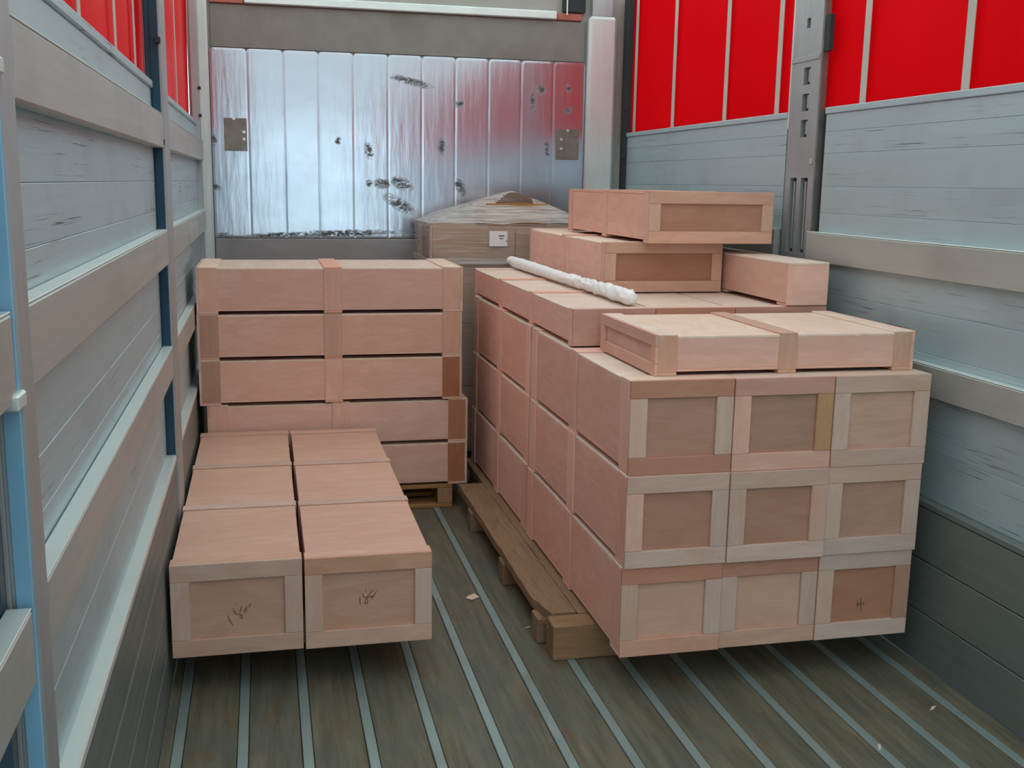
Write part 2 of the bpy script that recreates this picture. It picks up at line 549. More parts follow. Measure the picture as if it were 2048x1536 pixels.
def side_wall(sgn, name, label, bays, kick_top, seams, kick_n):
    """sgn -1 left, +1 right. Boards, slats and kick boards between posts."""
    XP = 1.28        # face of the boards

    def xr(a, b):
        return (min(sgn * a, sgn * b), max(sgn * a, sgn * b))
    xo = xr(1.295, 1.305)
    w = add_box(name, (xo[0], 0.45 if sgn < 0 else Y_REAR, 0.0), (xo[1], Y_BULK, 1.925), M['steel_dark'], None, 0)
    tag(w, label, kind='structure')

    def wb(nm, lo, hi, mat, bev=0.002):
        o = add_box(nm, lo, hi, mat, w, bev)
        o.location = Vector(o.location) - Vector(w.location)
        return o
    for (y0, y1) in bays:
        xa = xr(XP, 1.294)
        open_bay = sgn < 0 and y0 < 0.4      # unseen opening added behind the camera for side daylight, slats only
        for a, b in (() if open_bay else zip(seams[:-1], seams[1:])):
            wb('side_board', (xa[0], y0, a + 0.0004), (xa[1], y1, b - 0.0004), M['navy_shade'] if (sgn < 0 and y0 < 1.4 and b < 1.73) else M['alu'], 0.0012)  # darkest near-bay boards put in for the shaded gap between slats
        # kick boards, hollow planks one above the other, under a bright lip
        xk = xr(1.25, 1.294)
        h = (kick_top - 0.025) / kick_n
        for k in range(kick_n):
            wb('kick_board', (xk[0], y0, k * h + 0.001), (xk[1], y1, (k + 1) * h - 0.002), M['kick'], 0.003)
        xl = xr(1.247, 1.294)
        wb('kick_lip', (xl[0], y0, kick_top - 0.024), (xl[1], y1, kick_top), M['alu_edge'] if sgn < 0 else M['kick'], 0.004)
        # three slats hooked between the posts
        for (z0, z1) in ((0.925, 1.032), (1.318, 1.436)) + (((1.71, 1.82),) if sgn < 0 else ()):
            xs = xr(1.245, 1.278)
            ye_ = y1 + (0.038 if sgn > 0 and y1 < 4.1 else 0.01)
            o = wb('slat', (xs[0], y0 - 0.01, z0), (xs[1], ye_, z1), M['alu_clean'], 0.004)
            xs2 = xr(1.2455, 1.2775)
            lip = add_box('slat_lip', (xs2[0], y0 - 0.008, z1), (xs2[1], ye_ - 0.002, z1 + 0.003), M['alu_edge'], o, 0.001)
            lip.location = Vector(lip.location) - Vector(w.location) - Vector(o.location)
        # cap rail under the curtain
        xc = xr(1.272, 1.294)
        wb('cap_rail', (xc[0], y0, 1.905), (xc[1], y1, 1.93), M['alu'], 0.003)
    return w, wb


# left wall, posts included
WL, wlb = side_wall(-1, 'wall_left', 'left trailer wall of grey aluminium boards with slats',
                    [(Y_REAR, 0.35), (0.45, 1.47), (1.60, 3.86), (4.09, 6.42)], 0.645,
                    [0.645, 0.78, 0.93, 1.085, 1.175, 1.34, 1.50, 1.60, 1.72, 1.82, 1.905], 4)
WR, wrb = side_wall(1, 'wall_right', 'right trailer wall of grey aluminium boards with slats',
                    [(Y_REAR, 4.005), (4.335, 6.44)], 0.57,
                    [0.57, 0.74, 0.93, 1.06, 1.20, 1.36, 1.515, 1.62, 1.75, 1.835, 1.905], 3)


def left_post(y0, y1, near):
    p = wlb('post', (-1.300, y0, 0.0), (-1.242, y1, Z_ROOF - 0.05), M['steel'], 0.003)
    off = Vector(WL.location) + Vector(p.location)

    def pb(nm, lo, hi, mat, bev=0.001):
        o = add_box(nm, lo, hi, mat, p, bev)
        o.location = Vector(o.location) - off
        return o
    # blue channel let into the side that faces the tail of the trailer
    if near:
        pb('blue_channel', (-1.268, y0 - 0.006, 0.02), (-1.246, y0 + 0.002, Z_ROOF - 0.1), M['blue'])
        pb('rib', (-1.279, y0 - 0.010, 0.02), (-1.273, y0 + 0.002, Z_ROOF - 0.1), M['steel'])
        pb('rib', (-1.296, y0 - 0.010, 0.02), (-1.287, y0 + 0.002, Z_ROOF - 0.1), M['steel'])
        for z in (1.31, 1.735):
            br = pb('slat_bracket', (-1.275, y0 - 0.045, z), (-1.238, y0 + 0.004, z + 0.022), M['alu_edge'], 0.003)
    else:
        pb('blue_channel', (-1.294, y0 - 0.006, 0.62), (-1.250, y0 + 0.002, Z_ROOF - 0.1), M['navy_shade'])  # recess shade of the far blue channel is painted in as navy
        pb('rib', (-1.276, y0 - 0.009, 0.62), (-1.270, y0 - 0.003, Z_ROOF - 0.1), M['navy_shade'])
        pb('rib', (-1.292, y0 - 0.009, 0.62), (-1.286, y0 - 0.003, Z_ROOF - 0.1), M['navy_shade'])
        for z in (1.72, 2.05):
            pb('hook', (-1.262, y0 - 0.014, z), (-1.242, y0, z + 0.02), M['steel_dark'], 0.002)
    return p


left_post(1.50, 1.575, True)
for yy in (0.35, -2.6, -6.95):
    wlb('post', (-1.300, yy, 0.0), (-1.242, yy + 0.1, Z_ROOF - 0.05), M['steel'], 0.003)
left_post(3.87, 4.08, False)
# corner post at the bulkhead
cp = wlb('post', (-1.300, 6.42, 0.0), (-1.256, 6.50, Z_ROOF - 0.05), M['steel'], 0.003)
for z in (1.95, 2.1):
    o = add_box('hook', (-1.262, 6.405, z), (-1.246, 6.425, z + 0.018), M['steel_dark'], cp, 0.002)
    o.location = Vector(o.location) - Vector(WL.location) - Vector(cp.location)

# right post: steel box with pockets and long slots on its inner plate
PX = 1.266
rp = wrb('post', (PX + 0.021, 4.068, 0.0), (1.300, 4.293, Z_ROOF - 0.05), M['steel_dark'], 0.002)
roff = Vector(WR.location) + Vector(rp.location)
holes = [(4.133, 4.188, 2.03, 2.10), (4.133, 4.188, 1.925, 1.995), (4.133, 4.188, 1.82, 1.89),
         (4.098, 4.158, 1.345, 1.655), (4.193, 4.253, 1.345, 1.655), (4.158, 4.188, 2.255, 2.295)]
pl = plate_with_holes('post_plate', (4.056, 4.296), (0.0, Z_ROOF - 0.06), holes, PX, PX + 0.02, M['steel'], rp)
pl.location = -roff


def rpb(nm, lo, hi, mat, bev=0.001):
    o = add_box(nm, lo, hi, mat, rp, bev)
    o.location = Vector(o.location) - roff
    return o


rpb('post_flange', (PX + 0.010, 4.298, 1.86), (1.298, 4.331, Z_ROOF - 0.06), M['frame'], 0.003)
rpb('post_flange', (PX + 0.004, 4.051, 0.0), (1.298, 4.056, Z_ROOF - 0.06), M['plate'], 0.002)  # post's shaded tail-side edge painted in with the darker plate colour
for (a, b, c, d) in holes[:3]:
    rpb('pocket_flap', (PX + 0.008, a + 0.004, c + 0.012), (PX + 0.012, b - 0.024, d - 0.004), M['steel'])
rpb('slot_bar', (PX + 0.006, 4.122, 1.36), (PX + 0.014, 4.132, 1.64), M['steel'])
rpb('slot_bar', (PX + 0.006, 4.218, 1.36), (PX + 0.014, 4.228, 1.64), M['steel'])
rpb('joint_plate', (PX - 0.004, 4.057, 2.125), (PX - 0.0005, 4.295, 2.145), M['steel'])
rpb('catch', (PX - 0.006, 4.068, 1.71), (PX - 0.001, 4.088, 1.73), M['bolt'])
rpb('keeper', (PX + 0.006, 4.01, 2.15), (PX + 0.026, 4.051, 2.29), M['steel_dark'])

# right corner dark gap post
wrb('post', (1.262, 6.44, 0.0), (1.300, 6.52, Z_ROOF - 0.05), M['steel_dark'], 0.002)
for z in (1.78, 2.06):
    wrb('hook', (1.246, 6.43, z), (1.262, 6.45, z + 0.02), M['steel_dark'], 0.002)


# curtains with webbing straps
def curtain(sgn, name, label, strap_ys, y_start):
    ny, nz = 240, 10
    y0, y1, z0, z1 = y_start, 6.565, 1.87, Z_ROOF
    vs = []
    for j in range(nz + 1):
        for i in range(ny + 1):
            y = y0 + (y1 - y0) * i / ny
            z = z0 + (z1 - z0) * j / nz
            d = 0.006 * math.sin(y * 10.3) * (j / nz) + 0.004 * noise.noise(Vector((y * 1.7, z * 1.2, 3.1 * sgn)))
            vs.append((sgn * (1.322 + d), y, z))
    fs = [(j * (ny + 1) + i, j * (ny + 1) + i + 1, (j + 1) * (ny + 1) + i + 1, (j + 1) * (ny + 1) + i) for j in range(nz) for i in range(ny)]
    c = mesh_obj(name, vs, fs, M['curtain'], None, True)
    tag(c, label, 'curtain', 'red side curtains')
    for y in strap_ys:
        a, b = sorted((sgn * 1.306, sgn * 1.309))
        add_box('strap', (a, y - 0.021, 1.86), (b, y + 0.021, Z_ROOF - 0.02), M['strap'], c, 0.0008)
        a, b = sorted((sgn * 1.300, sgn * 1.312))
    return c


curtain(1, 'side_curtain', 'bright red tarpaulin curtain above the right wall boards',
        [6.40, 5.76, 5.06, 4.50, 3.79, 3.17] + [2.55 - 0.62 * k for k in range(15)], Y_REAR)
curtain(-1, 'side_curtain', 'red tarpaulin curtain above the left wall boards',
        [5.45, 4.85, 3.70, 3.22, 2.6, 2.0], 1.52)   # left off behind the near post, unseen, to admit daylight

# bulkhead
YB = Y_BULK
WB = add_box('wall_back', (-1.32, YB + 0.022, 0.0), (1.32, YB + 0.05, Z_ROOF), M['header'], None, 0)
tag(WB, 'scuffed aluminium bulkhead at the front end of the trailer', kind='structure')


def bb(nm, lo, hi, mat, bev=0.002, parent=None):
    o = add_box(nm, lo, hi, mat, WB, bev)
    o.location = Vector(o.location) - Vector(WB.location)
    return o


def bulk_panel(x0, x1, z0, z1):
    """upright sheet with rounded top corners and folded, set-back edges"""
    r, e, yb, yf = 0.022, 0.012, YB + 0.0215, YB
    outline = [(x0, z0), (x1, z0), (x1, z1 - r)]
    for k in range(1, 5):
        t = math.pi / 2 * k / 4
        outline.append((x1 - r + r * math.cos(t), z1 - r + r * math.sin(t)))
    outline.append((x0 + r, z1))
    for k in range(1, 5):
        t = math.pi / 2 * k / 4
        outline.append((x0 + r - r * math.sin(t), z1 - r + r * math.cos(t)))
    cx, cz = (x0 + x1) / 2, (z0 + z1) / 2
    n = len(outline)
    hw, hz = (x1 - x0) / 2, (z1 - z0) / 2
    vs = [(x, yb, z) for x, z in outline] + [(x, yf + 0.0006, z) for x, z in outline] + \
         [(cx + (x - cx) * (hw - e) / hw, yf, cz + (z - cz) * (hz - e) / hz) for x, z in outline]
    fs = []
    for k in (0, 1):
        for i in range(n):
            j = (i + 1) % n
            fs.append((k * n + i, k * n + j, (k + 1) * n + j, (k + 1) * n + i))
    fs.append(tuple(range(2 * n, 3 * n)))
    o = mesh_obj('bulkhead_panel', vs, fs, M['bulkhead'], WB)
    o.location = -Vector(WB.location)
    return o


px = [-1.20, -0.995] + [-0.791 + 0.2025 * k for k in range(9)] + [1.033]
for a, b in zip(px[:-1], px[1:]):
    bulk_panel(a + 0.0003, b - 0.0003, 1.272, 2.347)
bb('lower_plate', (-1.20, YB - 0.004, 0.0), (1.035, YB + 0.021, 1.268), M['lower'], 0.003)
bb('header_band', (-1.19, YB + 0.008, 2.352), (1.025, YB + 0.021, 2.588), M['band'])
bb('header_rail', (-1.00, YB - 0.02, 2.592), (0.84, YB + 0.021, 2.640), M['alu_edge'], 0.006)
bb('header_block', (0.845, YB - 0.005, 2.592), (1.0, YB + 0.021, 2.632), M['rustred'], 0.003)
bb('header_block', (-1.19, YB - 0.005, 2.592), (-1.005, YB + 0.021, 2.632), M['rustred'], 0.003)
bb('roof_header', (0.88, YB - 0.01, 2.64), (1.02, YB + 0.02, Z_ROOF), M['steel_dark'], 0.002)
bb('rod', (0.898, YB - 0.018, 2.62), (0.906, YB - 0.011, Z_ROOF), M['alu_edge'], 0.001)
bb('corner_pillar', (1.037, YB - 0.05, 0.0), (1.215, YB + 0.021, 2.62), M['frame'], 0.018)
bb('corner_pillar', (-1.30, YB - 0.05, 0.0), (-1.205, YB + 0.021, Z_ROOF), M['frame'], 0.012)
bb('pillar_top', (1.06, YB - 0.03, 2.62), (1.19, YB + 0.02, Z_ROOF), M['steel'], 0.004)
for (x0, x1, z0, z1, bolts) in ((-1.132, -1.003, 1.772, 1.958, ((-1.075, 1.955), (-1.02, 1.88), (-1.02, 1.84))),
                                (0.853, 1.0, 1.763, 1.948, ((0.885, 1.885), (0.885, 1.83), (0.925, 1.94)))):
    p = bb('bolted_plate', (x0, YB - 0.006, z0), (x1, YB - 0.0005, z1), M['plate'], 0.001)
    off = Vector(WB.location) + Vector(p.location)
    for (bx, bz) in bolts:
        o = cyl_mesh('bolt', (bx, YB - 0.014, bz), (bx, YB - 0.006, bz), 0.009, M['bolt'], p, 10)
        o.location = -off


# ------------------------------------------------------------------ crates
def crate(label, group, x0, y0, z0, W, L, H, nframes=3, along='y', cw=0.085, rw=0.066, t=0.012,
          side='pink', top='pale', cleat='pink', end='brown', tones=None, dark_cleats=(), plain_end=False):
    """plywood case. Local x = width, y = length, z = height; origin at the centre of the base.
    along='x' turns the length along the trailer's width (end frames left and right)."""
    T = dict(end_rail_top='grey', end_rail_bottom='grey', end_stile_a='grey', end_stile_b='grey', end_panel=end)
    T.update(tones or {})
    if along == 'y':
        root = empty('plywood_crate', (x0 + W / 2, y0 + L / 2, z0))
    else:
        root = empty('plywood_crate', (x0 + L / 2, y0 + W / 2, z0), -math.pi / 2)
    tag(root, label, 'crate', group)
    hw, hl = W / 2, L / 2
    p = 0.009
    ts, tt = 0.0045, 0.006      # cleats stand less proud on the sides and the top than underneath
    # panels
    add_box('side_panel', (-hw + ts, -hl + t, t + p), (-hw + ts + p, hl - t, H - tt - p), wood(side, 'y'), root)
    add_box('side_panel', (hw - ts - p, -hl + t, t + p), (hw - ts, hl - t, H - tt - p), wood(side, 'y'), root)
    add_box('top_panel', (-hw + ts, -hl + t, H - tt - p), (hw - ts, hl - t, H - tt), wood(top, 'x'), root)
    add_box('bottom_panel', (-hw + ts, -hl + t, t), (hw - ts, hl - t, t + p), wood(side, 'y'), root)
    # frames of cleats wrapped round the case
    for k in range(nframes):
        c = -hl + t + (cw / 2) + (L - 2 * t - cw) * k / (nframes - 1)
        a, b = c - cw / 2, c + cw / 2
        ends = k in (0, nframes - 1)
        ct = ('brown' if k == 0 else 'rust') if (k in dark_cleats) else cleat
        add_box('top_cleat', (-hw, a, H - tt), (hw, b, H), wood(top if ends else cleat, 'x'), root)
        add_box('bottom_cleat', (-hw, a, 0), (hw, b, t), wood(cleat, 'x'), root)
        add_box('side_cleat', (-hw, a, t), (-hw + ts, b, H - tt), wood(ct, 'z'), root)
        add_box('side_cleat', (hw - ts, a, t), (hw, b, H - tt), wood(ct, 'z'), root)
    # framed ends
    for s in (-1, 1):
        ya, yb = (-hl, -hl + t) if s < 0 else (hl - t, hl)
        pa, pb_ = (-hl + t, -hl + t + p) if s < 0 else (hl - t - p, hl - t)
        add_box('end_panel', (-hw + ts + p, pa, t + p), (hw - ts - p, pb_, H - tt - p), wood(T['end_panel'], 'x'), root)
        if plain_end:
            add_box('end_board', (-hw, ya, 0.002), (hw, yb, H), wood(T['end_panel'], 'x'), root)
            continue
        add_box('end_rail', (-hw, ya, H - rw), (hw, yb, H), wood(T['end_rail_top'], 'x'), root)
        add_box('end_rail', (-hw, ya, 0), (hw, yb, rw), wood(T['end_rail_bottom'], 'x'), root)
        add_box('end_stile', (-hw, ya, rw + 0.0005), (-hw + rw, yb, H - rw - 0.0005), wood(T['end_stile_a'], 'z'), root)
        add_box('end_stile', (hw - rw, ya, rw + 0.0005), (hw, yb, H - rw - 0.0005), wood(T['end_stile_b'], 'z'), root)
    return root


# --- right-hand stack: three wide, three high, two deep
GR = 'large crates of the right-hand stack'
CW, CH, CL = 0.340, 0.299, 1.262
row_z = [0.128 + k * (CH + 0.0005) for k in range(3)]
row_dx = [0.0, 0.004, 0.008]
col_x = [0.150 + k * (CW + 0.0025) for k in range(3)]
rows = ['bottom', 'middle', 'top']
cols = ['left', 'middle', 'right']
front_labels = {
    (0, 0): 'bottom left crate of the nine framed ends, with a reddish top rail',
    (0, 1): 'bottom centre crate of the nine framed ends, between two bottom crates',
    (0, 2): 'bottom right crate of the nine framed ends, small pencil mark on brown panel',
    (1, 0): 'middle row left crate of the nine framed ends, with a pinkish left stile',
    (1, 1): 'centre crate of the nine framed ends in the right stack',
    (1, 2): 'middle row right crate of the nine framed ends, nearest the right wall',
    (2, 0): 'top left crate of the nine framed ends, with a dark brown top rail',
    (2, 1): 'top centre crate of the nine framed ends, with a yellowish right stile',
    (2, 2): 'top right crate of the nine framed ends, tan panel in pale frame',
}
ftones = {
    (0, 0): dict(end_rail_top='red', end_panel='tan', end_rail_bottom='pink'),
    (0, 1): dict(end_rail_top='red', end_panel='tan', end_rail_bottom='tan'),
    (0, 2): dict(end_stile_b='brown', end_panel='brown'),
    (1, 0): dict(end_stile_a='pink', end_panel='brown'),
    (1, 1): dict(end_stile_b='tan', end_panel='brown'),
    (1, 2): dict(end_panel='brown'),
    (2, 0): dict(end_rail_top='brown', end_rail_bottom='red', end_panel='brown'),
    (2, 1): dict(end_rail_top='red', end_stile_b='yellow', end_panel='brown', end_rail_bottom='pink', end_stile_a='pink'),
    (2, 2): dict(end_panel='tan'),
}
R = {}
for r in range(3):
    for c in range(3):
        jig = [(0.0, 0.012), (0.006, 0.0), (0.010, 0.006)][r]
        x = col_x[c] + row_dx[r] - 0.004
        dz = 0.0
        R[r, c] = crate(front_labels[r, c], GR, x, 3.018 + jig[1] + 0.004 * ((c * 2 + r) % 3), row_z[r], CW, CL, CH, 3, 'y',
                        rw=0.056, end='brown', tones=ftones[r, c], side='lit_salmon', cleat='lit_salmon')  # side tone carries light from the left in its colour
        if c == 0:
            lab = '%s crate in the rear half of the right stack, beside the pallet deck' % rows[r]
        else:
            lab = '%s %s crate hidden in the rear half of the right stack' % (rows[r], 'centre' if c == 1 else 'right')
        crate(lab, GR, x + 0.004, 4.300 + jig[1], row_z[r], CW, CL, CH, 3, 'y', side='lit_salmon', cleat='lit_salmon')
ZT = row_z[2] + CH + 0.0005

# --- flat second tier
T2 = [(0.168, 0.318), (0.489, 0.318), (0.810, 0.378)]
for i, (x, w) in enumerate(T2):
    crate(['long flat crate along the left edge, under the white foam roll',
           'long flat crate in the middle beneath the panelled upper crates',
           'long flat crate on the wall side, under the narrow plain crate'][i], 'long flat crates on the right-hand stack',
          x, 3.728 + 0.003 * i, ZT, w, 1.90, 0.139, 4, 'y', cw=0.05, end='red', plain_end=True, top='pale', side='lit_salmon', cleat='lit_salmon')
ZT2 = ZT + 0.1395

# --- loose flat crate on the front of the stack, lying across it
crate('flat crate lying across the near end on top of the nine framed crates', 'single crates on the right-hand stack',
      0.252, 3.10, ZT, 0.56, 0.905, 0.131, 3, 'x', cw=0.062, rw=0.038, side='pink', cleat='tan', top='pale', end='pink',
      tones=dict(end_rail_top='pink', end_rail_bottom='pink', end_stile_a='pink', end_stile_b='pink'))

# --- panelled crates higher up
crate('crate with red-brown recessed end panel behind the white foam roll', 'single crates on the right-hand stack',
      0.474, 4.31, ZT2, 0.527, 1.33, 0.211, 3, 'y', cw=0.055, rw=0.047, side='lit_salmon', end='rust', top='pale',
      tones=dict(end_rail_top='tan', end_rail_bottom='tan', end_stile_a='tan', end_stile_b='tan'))
crate('topmost panelled crate of the right stack, in front of the steel post', 'single crates on the right-hand stack',
      0.622, 4.205, ZT2 + 0.2115, 0.553, 1.21, 0.213, 3, 'y', cw=0.055, rw=0.050, side='lit_salmon', end='brown', top='tan',
      tones=dict(end_rail_top='tan', end_rail_bottom='tan', end_stile_a='tan', end_stile_b='tan'))

# narrow plain crate beside the panelled ones: end closed by one plain board
nx0, nx1, ny0, ny1, nh = 1.018, 1.186, 3.732, 4.94, 0.168
nroot = empty('plywood_crate', ((nx0 + nx1) / 2, (ny0 + ny1) / 2, ZT2))
tag(nroot, 'narrow plain crate with unframed end between panelled crate and right wall', 'crate', 'single crates on the right-hand stack')
hw, hl = (nx1 - nx0) / 2, (ny1 - ny0) / 2
add_box('side_panel', (-hw, -hl + 0.012, 0.012), (-hw + 0.012, hl - 0.012, nh - 0.01), wood('pink', 'y'), nroot)
add_box('side_panel', (hw - 0.012, -hl + 0.012, 0.012), (hw, hl - 0.012, nh - 0.01), wood('pink', 'y'), nroot)
add_box('top_panel', (-hw, -hl, nh - 0.0095), (hw, hl, nh), wood('pale', 'y'), nroot)
add_box('bottom_panel', (-hw + 0.01, -hl + 0.01, 0.011), (hw - 0.01, hl - 0.01, 0.02), wood('pink', 'y'), nroot)
add_box('end_board', (-hw, -hl, 0.004), (hw, -hl + 0.0115, nh - 0.01), wood('pink', 'x'), nroot)
add_box('end_board', (-hw, hl - 0.0115, 0.004), (hw, hl, nh - 0.01), wood('pink', 'x'), nroot)
for yy in (-hl + 0.012, -0.04, hl - 0.09):
    add_box('bottom_cleat', (-hw + 0.001, yy, 0.0), (hw - 0.001, yy + 0.078, 0.0105), wood('pink', 'x'), nroot)

# --- near left: two long cases side by side
GL = 'long crates lying near the left wall'
LNZ = 0.128
ln1 = crate('long three-bay crate against the left wall, pencil numbers on its end', GL,
            -1.237, 3.292, LNZ, 0.404, 1.812, 0.305, 4, 'y', cw=0.05, rw=0.056, side='pink', end='tan', top='tan', cleat='grey',
            tones=dict(end_panel='tan', end_rail_bottom='tan'))
ln2 = crate('long three-bay crate on the aisle side of its twin, pencilled end panel', GL,
            -0.826, 3.284, LNZ, 0.408, 1.812, 0.305, 4, 'y', cw=0.05, rw=0.056, side='pink', end='tan', top='pink', cleat='grey',
            tones=dict(end_panel='tan', end_rail_bottom='tan', end_rail_top='tan'))

# --- far left: five wide cases lying across the trailer
GF = 'wide crates stacked at the far left'
fz = 0.124
labs = ['lowest of five wide crates stacked far left, resting on the pallet',
        'second lowest of five wide crates stacked far left, shifted towards the aisle',
        'middle one of the five wide crates stacked at the far left',
        'second from top of five wide crates stacked at the far left',
        'topmost of five wide crates stacked at the far left']
fx = [-1.208, -1.206, -1.237, -1.238, -1.236]
dk = [(2,), (2,), (0, 2), (0, ), ()]
for i in range(5):
    crate(labs[i], GF, fx[i], 5.120 + (0.004 if i in (1, 3) else 0), fz + i * 0.2175, 0.57, 1.250, 0.217, 3, 'x', cw=0.085, rw=0.05,
          side='pink', cleat='tan' if i in (3,) else 'pink', end='brown', top='pale', dark_cleats=dk[i])


# ------------------------------------------------------------------ pencil marks
def strokes(root, y, polylines, width=0.0026):
    off = Vector(root.location)
    for pts in polylines:
        vs, fs = [], []
        n = len(pts)
        for k, (x, z) in enumerate(pts):
            a = pts[max(0, k - 1)]
            b = pts[min(n - 1, k + 1)]
            d = Vector((b[0] - a[0], b[1] - a[1])).normalized()
            nx, nz = -d.y * width / 2, d.x * width / 2
            taper = 0.5 if k in (0, n - 1) else 1.0
            for yy in (y - 0.0006, y + 0.0002):
                vs += [(x + nx * taper - off.x, yy - off.y, z + nz * taper - off.z), (x - nx * taper - off.x, yy - off.y, z - nz * taper - off.z)]
        for k in range(n - 1):
            i, j = 4 * k, 4 * (k + 1)
            fs += [(i, i + 1, j + 1, j), (i + 2, j + 2, j + 3, i + 3), (i, j, j + 2, i + 2), (i + 1, i + 3, j + 3, j + 1)]
        fs += [(0, 2, 3, 1), (4 * n - 4, 4 * n - 3, 4 * n - 1, 4 * n - 2)]
        o = mesh_obj('pencil_stroke', vs, fs, M['ink'], root)


def zoomed(px0, py0, sc, pts, y):
    """points read off the panel's surface, as metres on the plane of the panel"""
    out = []
    for (u, v) in pts:
        X, Y = px0 + u / sc, py0 + v / sc
        d = fwd + r2 * ((X - 1024) / FPX) + d2 * ((Y - 768) / FPX)
        s = (y - CAM.y) / d.y
        P = CAM + d * s
        out.append((P.x, P.z))
    return out


ye = 3.292 + 0.012
S1 = [[(150, 665), (180, 730), (218, 795)], [(215, 575), (235, 620), (250, 655), (300, 655)], [(322, 545), (310, 590), (295, 640)],
      [(300, 650), (330, 670), (325, 710), (305, 690), (300, 655)], [(388, 560), (375, 610), (368, 640)],
      [(430, 520), (418, 550), (410, 575)], [(345, 640), (362, 600), (375, 565)], [(238, 545), (258, 535)]]
strokes(ln1, ye, [zoomed(430, 1120, 6.0235, s, ye) for s in S1])
ye = 3.284 + 0.012
S2 = [[(1748, 440), (1746, 490), (1752, 545)], [(1778, 395), (1785, 430), (1800, 455), (1840, 440)], [(1815, 350), (1822, 385)],
      [(1912, 358), (1870, 400), (1838, 440), (1812, 490), (1806, 525), (1825, 530), (1842, 495), (1830, 460)],
      [(1925, 415), (1900, 445), (1882, 480)], [(1950, 375), (1930, 400), (1915, 425)], [(1845, 455), (1880, 440), (1915, 425)]]
strokes(ln2, ye, [zoomed(430, 1120, 6.0235, s, ye) for s in S2])
ye = R[0, 2].location.y - CL / 2 + 0.012
S3 = [[(565, 630), (560, 700), (552, 765)], [(560, 715), (590, 705), (625, 690)], [(628, 575), (628, 700), (626, 860)],
      [(626, 690), (690, 680), (690, 740)]]
strokes(R[0, 2], ye, [zoomed(1660, 1140, 10.24, s, ye) for s in S3], 0.0028)


# ------------------------------------------------------------------ pallets
def beam(name, lo, hi, mat, root, jag=0.0, seed=0):
    o = add_box(name, lo, hi, mat, root, 0.003)
    o.location = Vector(o.location) - Vector(root.location)
    return o


# long worn pallet under the right-hand stack
pr = empty('long_pallet', (0.6, 4.4, 0))
tag(pr, 'long worn wooden pallet under the right-hand crate stack, splintered front corner', 'pallet')
PT = 0.127


def worn_board(name, x0, x1, y0, y1, z0, z1, mat, root, notch):
    """deck board along y whose left edge is chipped towards the near end"""
    ny = 46
    rnd = random.Random(3)
    vs, fs = [], []
    for k in range(ny + 1):
        y = y0 + (y1 - y0) * k / ny
        d = 0.004 * noise.noise(Vector((y * 9, 1.3, 0.2))) + 0.003 * noise.noise(Vector((y * 33, 2.3, 0.2)))
        if notch and y < y0 + 0.14:
            d += 0.028 * (1 - (y - y0) / 0.14) + 0.008 * rnd.random()
        for (x, z) in ((x0 + d, z0), (x1, z0), (x1, z1), (x0 + d, z1)):
            vs.append((x - root.location.x, y - root.location.y, z - root.location.z))
    for k in range(ny):
        i, j = 4 * k, 4 * k + 4
        for a in range(4):
            b = (a + 1) % 4
            fs.append((i + a, i + b, j + b, j + a))
    fs.append((3, 2, 1, 0))
    fs.append((4 * ny, 4 * ny + 1, 4 * ny + 2, 4 * ny + 3))
    return mesh_obj(name, vs, fs, mat, root)


wy = wood('pallet', 'y')
wx = wood('pallet', 'x')
worn_board('deck_board', -0.004, 0.118, 3.42, 5.10, 0.093, PT, wy, pr, True)
worn_board('deck_board', 0.121, 0.24, 3.412, 5.60, 0.093, PT - 0.001, wy, pr, False)
for xx in (0.40, 0.62, 0.84, 1.02):
    beam('deck_board', (xx, 3.42, 0.093), (xx + 0.13, 5.58, PT), wy, pr)
beam('front_beam', (0.006, 3.312, 0.0), (1.13, 3.408, PT - 0.002), wx, pr)
for yy in (3.46, 4.03, 4.72, 5.42):
    beam('bearer', (-0.012 if yy < 5 else 0.13, yy, 0.0), (1.13, yy + 0.09, 0.0925), wx, pr)
# splinters at the broken corner
rnd = random.Random(11)
for k in range(7):
    a = Vector((rnd.uniform(-0.004, 0.03), 3.39 + rnd.uniform(-0.03, 0.03), PT - 0.035 + rnd.uniform(0, 0.02)))
    d = Vector((rnd.uniform(-0.02, 0.01), rnd.uniform(-0.03, 0.0), rnd.uniform(0.012, 0.034)))
    w = Vector((0.006, 0.003, 0))
    v0 = [a - w, a + w, a + Vector((0, 0.008, 0)), a + d]
    v0 = [tuple(v - Vector(pr.location)) for v in v0]
    mesh_obj('splinter', v0, [(0, 1, 3), (1, 2, 3), (2, 0, 3), (0, 2, 1)], wood('palletnew', 'z'), pr)


def euro_pallet(label, x0, y0, W, L, H):
    root = empty('wooden_pallet', (x0 + W / 2, y0 + L / 2, 0))
    tag(root, label, 'pallet')
    mx, my = wood('palletnew', 'x'), wood('palletnew', 'y')
    t = 0.022
    for k in range(5):
        a = y0 + (L - 0.12) * k / 4
        beam('deck_board', (x0, a, H - t), (x0 + W, a + 0.12, H), mx, root)
    for k in range(3):
        a = x0 + (W - 0.075) * k / 2
        for j in range(3):
            b = y0 + (L - 0.12) * j / 2
            beam('block', (a, b, t), (a + 0.075, b + 0.12, H - t - 0.0005), wood('palletnew', 'z'), root)
    for j in range(3):
        b = y0 + (L - 0.12) * j / 2
        beam('base_board', (x0, b, 0), (x0 + W, b + 0.12, t - 0.0005), mx, root)
    return root


euro_pallet('new orange-brown wooden pallet under the five wide crates', -1.215, 5.128, 1.185, 0.54, 0.1235)
euro_pallet('wooden pallet in shadow under the two long left crates', -1.20, 3.62, 0.76, 1.26, 0.1275)

